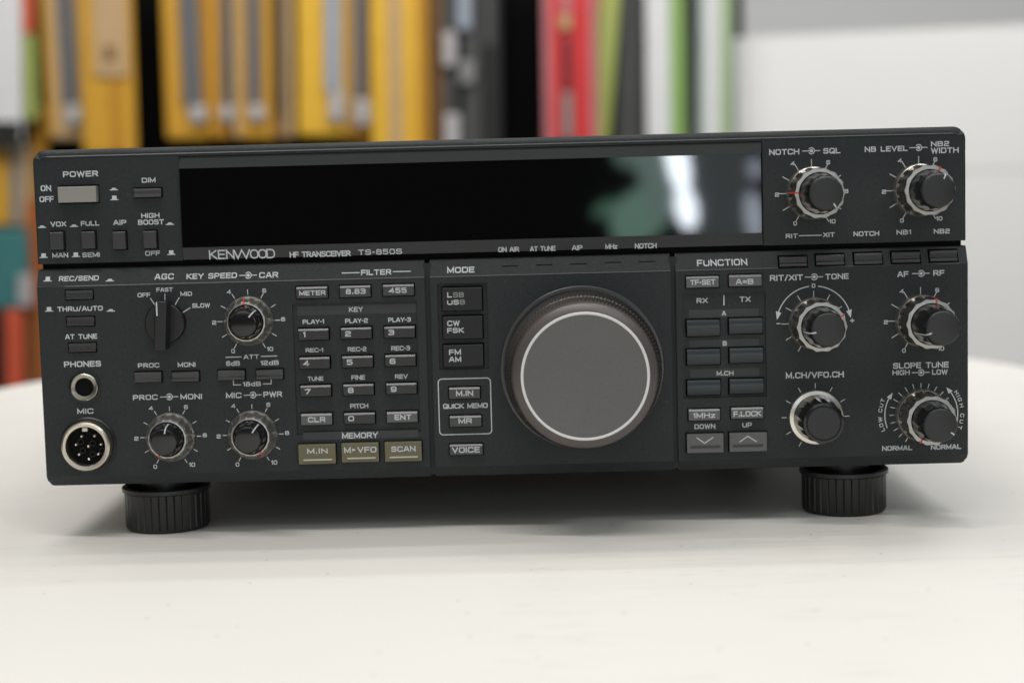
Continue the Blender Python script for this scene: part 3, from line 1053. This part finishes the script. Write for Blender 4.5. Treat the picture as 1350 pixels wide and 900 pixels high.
for b, ch, sl in (((905, 953, 570, 596.2), [(918.4, 576.6), (928.9, 583.9), (940.3, 576.1)], (910, 950, 586.2, 591.2)),
                  ((961, 1010, 568.4, 594.4), [(975, 582.4), (985.8, 574.6), (997.5, 582)], (965.8, 1006.3, 584.6, 589.8))):
    o, ff, bb = key('right', *b, lowf, 2.2, M['grey_key'], 'plain')
    mb = MB()
    stroke(mb, [hit(p[0], p[1], ff) for p in ch], .36)
    drop(mb, 0, 0, ff, .06).part('arrow_mark', P_, o)
    q = rect(*sl, ff)
    mb = MB()
    pts = rrect(q[0], q[1], q[2], q[3], .45, 4)
    mb.prism(pts, ff(0) - .04, ff(0) + .2)
    mb.part('finger_slot', M['key'], o)
for t in (('RIT/XIT', 1015, 1058.4, 361.6, 370.4), ('TONE', 1088, 1118.8, 360.2, 368.4), ('AF', 1183, 1197.6, 357.4, 365.2), ('RF', 1230.3, 1244.9, 355.8, 363.6),
          ('SLOPE TUNE', 1177.2, 1250.7, 476.4, 486), ('HIGH', 1176.6, 1199.4, 487.4, 494.4), ('LOW', 1228.8, 1249.2, 486.5, 493.8),
          ('M.CH/VFO.CH', 1035.9, 1112.4, 489, 499), ('NORMAL', 1163, 1202.6, 586.6, 594), ('NORMAL', 1227.3, 1267, 585, 592.4)):
    text(*t, lowf, radio)
dual_symbol(1061.2, 1084.9, 365, lowf)
dual_symbol(1202.4, 1225.6, 360.4, lowf)
dual_symbol(1202, 1225.6, 490.8, lowf)
x, z = knob(1073, 425.9, lowf, 'long', -100, 62)
dial_scale(x, z, lowf, 9.3, 11.5, ELEVEN, [('0', 0, 13.3, 1.3, 1.5), ('-', -12.6, .2, 1.4, 1.5), ('+', 13.6, .6, 1.5, 1.7)])


def arc_arrow(cx, cz, r, a0, a1, head=1.9):
    """curved arrow on the lower face from angle a0 to a1 (degrees clockwise from up), head at a1"""
    mb = MB()
    n = 18
    stroke(mb, [(cx + r * math.sin(R(a0 + (a1 - a0) * i / n)), cz + r * math.cos(R(a0 + (a1 - a0) * i / n))) for i in range(n + 1)], .36)
    s = 1 if a1 > a0 else -1
    for rr, da in ((1, 0),):
        tip = a1 + s * math.degrees(head * 1.5 / r)
        pt = lambda rad, an: (cx + rad * math.sin(R(an)), 0, cz + rad * math.cos(R(an)))
        mb.add([pt(r - head * .55, a1), pt(r + head * .55, a1), pt(r, tip)], [(0, 1, 2)])
    drop(mb, 0, 0, lowf, .06).part('arc_arrow', P_, radio)


arc_arrow(x, z, 13.2, -7, -71)
arc_arrow(x, z, 13.2, 7, 71)
x, z = knob(1213.7, 422.2, lowf, 'long', -112, 12, 4.0)
dial_scale(x, z, lowf, 9.3, 11.9, ELEVEN, NUM)
x, z = knob(1214.2, 546, lowf, 'long', 125, -152)
dial_scale(x, z, lowf, 9.5, 11.3, [-150, -135, -120, -105, -90, -75, -60, -45, -30, -15, 0, 15, 30, 45, 60, 75], [])
arc_arrow(x, z, 12.9, -111, -62, 1.6)
arc_arrow(x, z, 13.1, 104, 54, 1.6)


def arc_text(s, cx, cz, r, a0, a1, h):
    mb = MB()
    tot = sum(G[c][0] + .32 for c in s) - .32
    p = 0
    for c in s:
        w = G[c][0]
        an = a0 + (a1 - a0) * (p + w / 2) / tot
        p += w + .32
        if c == ' ':
            continue
        m2 = lay(c, max(.25, w * h * .95), h, .19)
        q, t = math.cos(R(-an)), math.sin(R(-an))
        ox, oz = cx + r * math.sin(R(an)), cz + r * math.cos(R(an))
        mb.add([(ox + v[0] * q - v[2] * t, v[1], oz + v[0] * t + v[2] * q) for v in m2.v], m2.f)
    drop(mb, 0, 0, lowf, .06).part('lettering', P_, radio)


arc_text('LOW CUT', x, z, 14.6, -113, -66, 1.4)
arc_text('HIGH CUT', x, z, 14.7, 56, 113, 1.4)
# memory channel knob: bright skirt ring, fluted single cap
cx, cz = hit(1075.2, 549.2, lowf)
dial_scale(cx, cz, lowf, 10.3, 12.1, [-150, -120, -90, -60, -30, 0, 30, 60, 90], [])
a = MB()
a.lathe(cx, cz, [(9.75, 0), (9.8, 1.5), (9.5, 2.1), (8.2, 2.5), (7.9, 2.3)], 96, cap1=False)
ck = a.part('channel_knob', M['bright'], radio, smooth=30)
a = MB()
a.lathe(cx, cz, [(8.1, 1.5), (8.1, 3.2), (7.85, 8), (7.55, 14.5), (7.35, 16.0), (7.0, 16.6), (6.2, 16.7)], 160, scallop(16, .6, 3.4, 16.4), cap1=False)
a.part('fluted_cap', M['smoke'], ck, smooth=32)
a = MB()
a.lathe(cx, cz, [(6.2, 16.7), (6.0, 16.4), (5.85, 16.4), (5.6, 16.8), (.4, 16.85)], 96)
a.part('cap_face', M['matte_cap'], ck, smooth=30)
a = MB()
bar_on(a, cx, cz, 2, [(7.3, 16.3), (6.8, 16.85), (5.4, 16.95)], .35)
a.part('pointer', M['black'], ck)

# ---------------- panel bodies with all pockets collected above
xl1 = (hit(563.2, 360, lowf)[0] + hit(570, 610, lowf)[0]) / 2 - .9
xm0, xm1 = xl1 + 1.9, (hit(886, 345, lowf)[0] + hit(892, 605, lowf)[0]) / 2 - .9
xr0 = xm1 + 1.8


def low_base(x, z):
    d = max(0, abs(x) - 164.6) / .6
    return lowf(z) + d * d * .9


def up_base(x, z):
    d = max(0, abs(x) - 164.2) / .8
    return upf(z) + d * d * 1.2


cz_ = [ZL0 + q for q in (.4, .8, 1.4, 2.0, 2.6, 3.2)] + [ZB, ZS - .14, ZS, ZS + .24, ZL1 - .5]
cxl = [-165.2 + q for q in (.2, .4, .6, 1.2, 1.8, 2.6)]
cxr = [-q for q in cxl]
cor = [(-165.2, ZL0, 2.6, 1, 1), (165.2, ZL0, 2.6, -1, 1)]
for sec, x0, x1, cxx in (('left', -165.2, xl1, cxl), ('middle', xm0, xm1, []), ('right', xr0, 165.2, cxr)):
    hf = heightfield(x0, x1, ZL0, ZL1, low_base, cxx, cz_, HOLES[sec], 9, cor)
    hf.part('front_panel', (M['panel'], M['hole'], M['edge']), radio)
uz = [ZUB + q for q in (-.14, 0, .3, .5, .8, 1.2, 1.6, 2.0, 2.3)] + [ZU1 - 3.2, ZU1 - 3.8, ZU1 - 4.6, ZU0 + .3]
ux = [-165.0 + q for q in (.2, .4, .6, .8, 1.2, 1.8, 2.5, 3.2, 3.8, 4.6)]
hf = heightfield(-165.0, 165.0, ZU0, ZU1, up_base, ux + [-q for q in ux], uz, HOLES['upper'], 9,
                 [(-165, ZU1, 4.6, 1, -1), (165, ZU1, 4.6, -1, -1)])
hf.part('display_panel', (M['panel'], M['hole'], M['edge']), radio, smooth=20)
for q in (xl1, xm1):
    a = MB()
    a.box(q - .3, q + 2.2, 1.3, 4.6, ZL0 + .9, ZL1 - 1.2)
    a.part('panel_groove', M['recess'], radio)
# cabinet behind the front, groove backing, feet
a = MB()
pts = rrect(-163.2, 163.2, ZL0 + 2, ZU1 - .8, 4.5)
a.prism(pts, 8.2, 330)
a.part('cabinet', M['cabinet'], radio)
a = MB()
a.box(-163.9, 163.9, 5.2, 8.1, ZL0 + 1.2, ZU0 + 1)
a.part('panel_chassis', M['hole'], radio)


def foot(x, y):
    n = 34

    def ribs(r, h, an):
        if 1.4 < h < 13.6:
            return r - .35 * (math.cos(an * n) > .72)
        return r
    a = MB()
    a.lathe(x, 0, [(13.6, 0), (14.9, .5), (15.2, 1.2), (15.3, 1.5), (15.4, 13.4), (15.5, 13.8), (16.2, 14.3), (16.2, 15.6), (15.7, 16.0), (14.2, 15.7), (13.8, 11)],
            n * 8, ribs, axis='Z', y0=y, cap1=False, cap0=True)
    f = a.part('foot', M['rubber'], radio, smooth=30)
    a = MB()
    a.lathe(x, 0, [(9.4, 8), (9.4, ZL0 + 3.5)], 48, axis='Z', y0=y)
    a.part('foot_core', M['rubber'], f, smooth=30)
    a = MB()
    a.lathe(x, 0, [(13.9, 11), (9.3, 11)], 48, axis='Z', y0=y, cap1=False)
    a.part('foot_web', M['hole'], f)


for fx in (-126.3, 124.2):
    foot(fx, 20)
for fx in (-122.5, 122.2):
    a = MB()
    a.lathe(fx, 0, [(9.5, 0), (10, .6), (10, 19), (10, ZL0 + 3.5)], 40, axis='Z', y0=300)
    a.part('foot', M['rubber'], radio, smooth=30)

# ------------------------------------------------------------------ table
def table_material():
    m = mat('white_laminate', (.795, .772, .725), .42, spec=.3, var=.02, vscale=6)
    t = m.node_tree
    b = t.nodes['Principled BSDF']
    src = b.inputs['Base Color'].links[0].from_socket
    co = t.nodes['Texture Coordinate']

    def mask(node_fac, lo, hi):
        mp = t.nodes.new('ShaderNodeMapRange')
        mp.inputs[1].default_value = lo; mp.inputs[2].default_value = hi
        t.links.new(node_fac, mp.inputs[0])
        return mp.outputs[0]

    def mul(a_, b_):
        n = t.nodes.new('ShaderNodeMath'); n.operation = 'MULTIPLY'
        t.links.new(a_, n.inputs[0]); t.links.new(b_, n.inputs[1])
        return n.outputs[0]

    def dark(prev, fac, col, amount):
        n = t.nodes.new('ShaderNodeMath'); n.operation = 'MULTIPLY'; n.inputs[1].default_value = amount
        t.links.new(fac, n.inputs[0])
        mx = t.nodes.new('ShaderNodeMix'); mx.data_type = 'RGBA'
        mx.inputs[7].default_value = (*col, 1)
        t.links.new(n.outputs[0], mx.inputs[0]); t.links.new(prev, mx.inputs[6])
        return mx.outputs[2]
    # specks
    vo = t.nodes.new('ShaderNodeTexVoronoi'); vo.voronoi_dimensions = '2D'; vo.inputs['Scale'].default_value = 44
    t.links.new(co.outputs['Object'], vo.inputs['Vector'])
    sp = mask(vo.outputs['Distance'], .03, .012)
    sep = t.nodes.new('ShaderNodeSeparateColor')
    t.links.new(vo.outputs['Color'], sep.inputs[0])
    sel = mask(sep.outputs[0], .66, .7)
    src = dark(src, mul(sp, sel), (.25, .23, .2), .75)
    # hairline scratches in two directions
    for ang, sc, off in ((.75, 9, 0), (-.7, 7, 4), (1.15, 6, 9)):
        mp = t.nodes.new('ShaderNodeMapping')
        mp.inputs['Rotation'].default_value = (0, 0, ang)
        mp.inputs['Scale'].default_value = (1, 22, 1)
        mp.inputs['Location'].default_value = (off, off, 0)
        t.links.new(co.outputs['Object'], mp.inputs['Vector'])
        nz = t.nodes.new('ShaderNodeTexNoise'); nz.inputs['Scale'].default_value = sc
        nz.inputs['Detail'].default_value = 1.5
        t.links.new(mp.outputs[0], nz.inputs['Vector'])
        ab = t.nodes.new('ShaderNodeMath'); ab.operation = 'SUBTRACT'; ab.inputs[1].default_value = .5
        t.links.new(nz.outputs['Fac'], ab.inputs[0])
        a2 = t.nodes.new('ShaderNodeMath'); a2.operation = 'ABSOLUTE'
        t.links.new(ab.outputs[0], a2.inputs[0])
        thin = mask(a2.outputs[0], .006, .001)
        n3 = t.nodes.new('ShaderNodeTexNoise'); n3.inputs['Scale'].default_value = 14
        t.links.new(co.outputs['Object'], n3.inputs['Vector'])
        src = dark(src, mul(thin, mask(n3.outputs['Fac'], .52, .6)), (.42, .4, .37), .3)
    # faint scuffs
    n4 = t.nodes.new('ShaderNodeTexNoise'); n4.inputs['Scale'].default_value = 9; n4.inputs['Detail'].default_value = 6
    t.links.new(co.outputs['Object'], n4.inputs['Vector'])
    src = dark(src, mask(n4.outputs['Fac'], .58, .78), (.6, .585, .555), .16)
    t.links.new(src, b.inputs['Base Color'])
    return m


TW, TC, TF, TT = 338.0, 388.0, -760.0, 26.0
out = []
for i in range(97):
    q = R(180 * i / 96)
    out.append((-8 + TW * math.cos(q), TC + TW * math.sin(q)))
for i in range(25):
    q = R(180 + 90 * i / 24)
    out.append((-8 - TW + 60 + 60 * math.cos(q), TF + 60 + 60 * math.sin(q)))
for i in range(25):
    q = R(270 + 90 * i / 24)
    out.append((-8 + TW - 60 + 60 * math.cos(q), TF + 60 + 60 * math.sin(q)))
a = MB()
n = len(out)
prev = None
lev = [(0, 0), (.6, -.2), (1.2, -.8), (1.6, -2), (1.6, -TT + 1), (0, -TT)]
vs = []
cxm, cym = -8.0, 0.0
for grow, z in lev:
    for x, y in out:
        L = math.hypot(x - cxm, y - cym)
        vs.append((x + (x - cxm) / L * grow, y + (y - cym) / L * grow, z))
fs = [tuple(range(n)), tuple(range(len(vs) - 1, len(vs) - n - 1, -1))]
for j in range(len(lev) - 1):
    for i in range(n):
        k = (i + 1) % n
        fs.append((j * n + i, j * n + k, (j + 1) * n + k, (j + 1) * n + i))
a.add(vs, fs)
tbl = a.part('table', table_material(), None, smooth=40)
tag(tbl, 'white round-ended table top with fine scratches under the radio', 'table')

# ------------------------------------------------------------------ display wall behind, far out of focus
YS = 2200.0                      # plane of the hanging goods


def pkt(px, py, Y):
    return on_y(px, py, Y)


def soft(name, col, rough=.5, var=.12, spec=.4):
    return mat(name, col, rough, var=var, vscale=30, spec=spec)


B = {
 'yellow': soft('yellow_card', (.55, .29, .025)), 'bright_yellow': soft('bright_yellow_card', (.66, .385, .03)), 'amber': soft('amber_card', (.46, .215, .018)),
 'tan': soft('tan_card', (.46, .31, .16)), 'brown': soft('brown_card', (.16, .075, .022)), 'grey': soft('grey_tray', (.12, .125, .135), .35),
 'steel': soft('pale_steel', (.4, .385, .385), .3), 'blue_grey': soft('blue_grey_tray', (.3, .34, .4), .3), 'black': soft('black_card', (.003, .003, .003), .7, spec=.05),
 'dark': soft('dark_grey_card', (.022, .022, .022), .5, spec=.2), 'charcoal': soft('charcoal_card', (.055, .055, .054), .4), 'red': soft('red_card', (.55, .03, .03), .4),
 'pink': soft('pink_edge', (.45, .16, .17), .4), 'plum': soft('plum_tray', (.12, .02, .03), .35), 'olive': soft('lime_card', (.33, .38, .1)),
 'white': soft('white_card', (.66, .66, .66), .4, .05), 'green': soft('green_card', (.22, .36, .1)), 'pale_green': soft('pale_green_card', (.33, .43, .24)),
 'sea': soft('sea_grey_card', (.36, .42, .38)), 'teal': soft('teal_card', (.045, .17, .17)), 'rust': soft('rust_card', (.32, .09, .02)), 'orange': soft('orange_card', (.55, .09, .04)),
 'smoke': soft('smoky_grey_card', (.2, .2, .19), .4),
}


def quad(mb, x0, x1, y0, y1, Y, th, shift=0.0):
    """upright slab seen at these pixels, front at Y, th thick; shift leans its lower end sideways (pixels)"""
    p = [pkt(x0, y0, Y), pkt(x1, y0, Y), pkt(x1 + shift, y1, Y), pkt(x0 + shift, y1, Y)]
    mb.prism(p, Y, Y + th)


def pack(name, label, cat, x0, x1, ybot, col, Y, inner, ytop=-70, lean=5, group=None, round_=True):
    root = bpy.data.objects.new(name, None)
    cx, cz = pkt((x0 + x1) / 2, ybot, Y)
    link(root, None, (cx, Y, cz))
    root.empty_display_size = .03
    tag(root, label, cat, group)
    a = MB()
    quad(a, x0, x1, ytop, ybot, Y, 14, lean)
    a.part('card', B[col], root, bevel=6, segs=3)
    for nm, u0, u1, v0, v1, c, dep in inner:
        a = MB()
        f = (v1 - ytop) / (ybot - ytop) * lean
        f0 = (v0 - ytop) / (ybot - ytop) * lean
        p = [pkt(u0 + f0, v0, Y - dep), pkt(u1 + f0, v0, Y - dep), pkt(u1 + f, v1, Y - dep), pkt(u0 + f, v1, Y - dep)]
        a.prism(p, Y - dep, Y - .5)
        a.part(nm, B[c], root, bevel=min(5, dep * .6, (u1 - u0) * .25), segs=3)
    return root


gy = 'packages hanging on the display wall'
pack('hanging_package', 'white hanging package with a black foot at the far left edge', 'package', -30, 26, 188, 'white', YS, [('label', -30, 24, 160, 186, 'dark', 4)], lean=3, group=gy)
pack('hanging_package', 'olive and orange package with a red top beside the white one', 'package', 24, 44, 160, 'olive', YS + 20, [('label', 24, 43, -60, 44, 'orange', 5)], lean=6, group=gy)
pack('hanging_package', 'amber package low behind the top left corner of the radio', 'package', 38, 62, 262, 'amber', YS + 60, [], ytop=142, lean=1, group=gy)
pack('hanging_package', 'tan package with a long grey tray and silver tip, left of the dark square label', 'package', 50, 108, 184, 'tan', YS,
     [('tray', 70, 90, -66, 138, 'grey', 12), ('tool_tip', 74, 94, 138, 164, 'steel', 16), ('edge_strip', 51, 58, -66, 180, 'yellow', 3)], lean=14, group=gy)
pack('hanging_package', 'yellow package with a tan label bearing a dark square', 'package', 100, 171, 205, 'yellow', YS - 30,
     [('label', 118, 164, -66, 102, 'tan', 6), ('logo', 132, 146, 60, 82, 'brown', 8), ('fold', 140, 152, 106, 200, 'amber', 5)], lean=9, group=gy)
pack('hanging_package', 'yellow package with a grey tray, right of the wide black gap', 'package', 209, 262, 184, 'yellow', YS,
     [('tray', 232, 258, -66, 140, 'grey', 12), ('tool_tip', 240, 262, 139, 162, 'steel', 16)], lean=10, group=gy)
pack('hanging_package', 'amber package with a narrow grey tray between two yellow ones', 'package', 262, 304, 183, 'amber', YS + 15,
     [('tray', 290, 301, -66, 140, 'grey', 12), ('tool_tip', 287, 304, 139, 160, 'steel', 16), ('edge_strip', 276, 283, -66, 180, 'yellow', 3)], lean=3, group=gy)
pack('hanging_package', 'tan-yellow package with a grey tray, fourth from the black gap', 'package', 304, 346, 183, 'yellow', YS,
     [('tray', 322, 341, -66, 139, 'grey', 12), ('tool_tip', 324, 344, 138, 160, 'steel', 16), ('edge_strip', 305, 314, -66, 180, 'tan', 3)], lean=4, group=gy)
pack('hanging_package', 'brown package with a dark slit beside a narrow black gap', 'package', 346, 386, 186, 'brown', YS + 10,
     [('tray', 360, 370, -66, 150, 'dark', 10), ('edge_strip', 347, 357, -66, 182, 'yellow', 4), ('label', 372, 384, -66, 180, 'tan', 3)], lean=3, group=gy)
pack('hanging_package', 'bright yellow package with a pale blue-grey tray and silver tip', 'package', 391, 456, 180, 'bright_yellow', YS - 20,
     [('tray', 427, 448, -66, 122, 'blue_grey', 12), ('tool_tip', 432, 452, 122, 160, 'steel', 16)], lean=1, group=gy)
pack('hanging_package', 'orange-yellow package with a dark grey tray and pink-grey tip', 'package', 455, 490, 184, 'amber', YS,
     [('tray', 467, 483, -66, 130, 'grey', 12), ('tool_tip', 467, 487, 130, 166, 'steel', 16), ('edge_strip', 456, 464, -66, 170, 'tan', 3)], lean=1, group=gy)
pack('hanging_package', 'wide yellow package with a tan band down its middle', 'package', 486, 562, 206, 'bright_yellow', YS - 30,
     [('band', 510, 527, -66, 200, 'tan', 6), ('edge_strip', 548, 560, -66, 200, 'amber', 5)], lean=4, group=gy)
pack('hanging_package', 'dark brown package next to the wide yellow one', 'package', 562, 581, 206, 'brown', YS, [], lean=5, group=gy)
pack('hanging_package', 'black package with silver tools behind clear film', 'package', 580, 634, 206, 'charcoal', YS,
     [('tool_handle', 582, 600, 42, 88, 'steel', 16), ('tool_handle', 583, 603, 150, 204, 'steel', 16), ('tool_shaft', 602, 620, -66, 40, 'blue_grey', 12), ('tool_head', 603, 624, 80, 112, 'smoke', 12),
      ('tray', 600, 608, 34, 146, 'black', 9)], lean=3, group=gy)
pack('hanging_package', 'narrow black package with a dim grey upper half', 'package', 634, 660, 206, 'dark', YS + 10, [('label', 637, 652, -66, 62, 'charcoal', 5)], lean=2, group=gy)
pack('hanging_package', 'red package with a dark slot, pink edges and a pale dot', 'package', 716, 786, 206, 'red', YS - 20,
     [('edge_strip', 714, 724, -66, 204, 'pink', 3), ('edge_strip', 775, 785, -66, 204, 'pink', 3), ('tray', 740, 751, 50, 122, 'plum', 8), ('button', 736, 752, 20, 40, 'tan', 12), ('label', 738, 752, 122, 184, 'smoke', 8), ('label', 737, 753, -66, 18, 'pink', 6)], lean=4, group=gy)
pack('hanging_package', 'lime green package leaning beside the red one', 'package', 790, 824, 206, 'olive', YS, [('edge_strip', 788, 796, -66, 120, 'orange', 3)], lean=-22, group=gy)
pack('hanging_package', 'dark grey package between lime green and white', 'package', 812, 856, 206, 'dark', YS + 30, [('label', 816, 850, -66, 200, 'charcoal', 4)], lean=-2, group=gy)
pack('hanging_package', 'white package with a green right edge', 'package', 850, 902, 206, 'white', YS - 10, [('edge_strip', 882, 901, -66, 202, 'green', 4)], lean=3, group=gy)
pack('hanging_package', 'narrow black package right of the green edge', 'package', 902, 920, 206, 'dark', YS + 20, [], lean=0, group=gy)
pack('hanging_package', 'pale grey and green package at the right end of the display', 'package', 920, 968, 206, 'sea', YS,
     [('band', 930, 949, -66, 202, 'white', 6), ('edge_strip', 949, 964, -66, 202, 'pale_green', 5)], lean=0, group=gy)
pack('hanging_package', 'teal package in the lower row at the left edge', 'package', -30, 36, 408, 'teal', YS + 20, [('label', 22, 40, 362, 404, 'steel', 6)], ytop=302, lean=2, group=gy)
pack('hanging_package', 'smoky brown package with an amber edge above the teal one', 'package', -30, 40, 300, 'smoke', YS + 45, [('edge_strip', -30, 12, 196, 296, 'yellow', 4), ('band', 26, 38, 196, 296, 'tan', 4)], ytop=192, lean=1, group=gy)
pack('hanging_package', 'red package below the teal one at the left edge', 'package', 4, 30, 560, 'orange', YS + 20, [('edge_strip', -6, 4, 412, 556, 'dark', 5)], ytop=408, lean=2, group=gy)
pack('hanging_package', 'rusty brown package beside the red one, behind the table edge', 'package', 31, 62, 560, 'rust', YS + 40, [('band', 34, 44, 412, 556, 'brown', 5)], ytop=262, lean=3, group=gy)

a = MB()
x0, z1 = pkt(-300, -120, YS + 110)
x1, z0 = pkt(988, 640, YS + 110)
a.box(x0, x1, YS + 110, YS + 140, z0, z1)
bp = a.part('display_back_board', B['black'], None)
tag(bp, 'black back board behind the hanging packages', 'board')
# white partition on the right with a cap rail; grey wall beyond
wm = mat('white_partition_paint', (.78, .775, .76), .5, var=.02, vscale=3)
ga = mat('grey_wall_paint', (.6, .6, .6), .6, var=.03, vscale=3)
root = bpy.data.objects.new('partition', None)
Yp = YS + 60
p0 = pkt(968, 50, Yp)
p1 = pkt(1470, 21.2, Yp - 130)
link(root, None, (p0[0], Yp, 0))
tag(root, 'white partition panel right of the display, in front of the grey wall', 'partition')


def slab(name, zt0, zt1, zb0, zb1, out_, material):
    a = MB()
    A, Bq = (p0[0], Yp), (p1[0], Yp - 130)
    vs = []
    for (x, y), zt, zb in ((A, zt0, zb0), (Bq, zt1, zb1)):
        vs += [(x, y - out_, zb), (x, y - out_, zt), (x, y + 25, zt), (x, y + 25, zb)]
    a.add(vs, [(0, 1, 5, 4), (1, 2, 6, 5), (2, 3, 7, 6), (3, 0, 4, 7), (0, 3, 2, 1), (4, 5, 6, 7)])
    return a.part(name, material, root, bevel=.5)


zr0 = pkt(968, 238, Yp)[1]
zr1 = pkt(1470, 212, Yp - 130)[1]
zj = (zr0 + zr1) / 2 - 4
slab('upper_panel', p0[1], p0[1], zj + 3, zj + 3, 0, wm)
slab('lower_panel', zj, zj, -520, -520, 0, wm)
a = MB()
x0, z1 = pkt(900, -150, 2900)
x1, z0 = pkt(1700, 700, 2900)
a.box(x0, x1, 2900, 2960, z0, z1)
gw = a.part('wall', ga, None)
tag(gw, 'plain grey wall above and behind the white partition', 'wall')
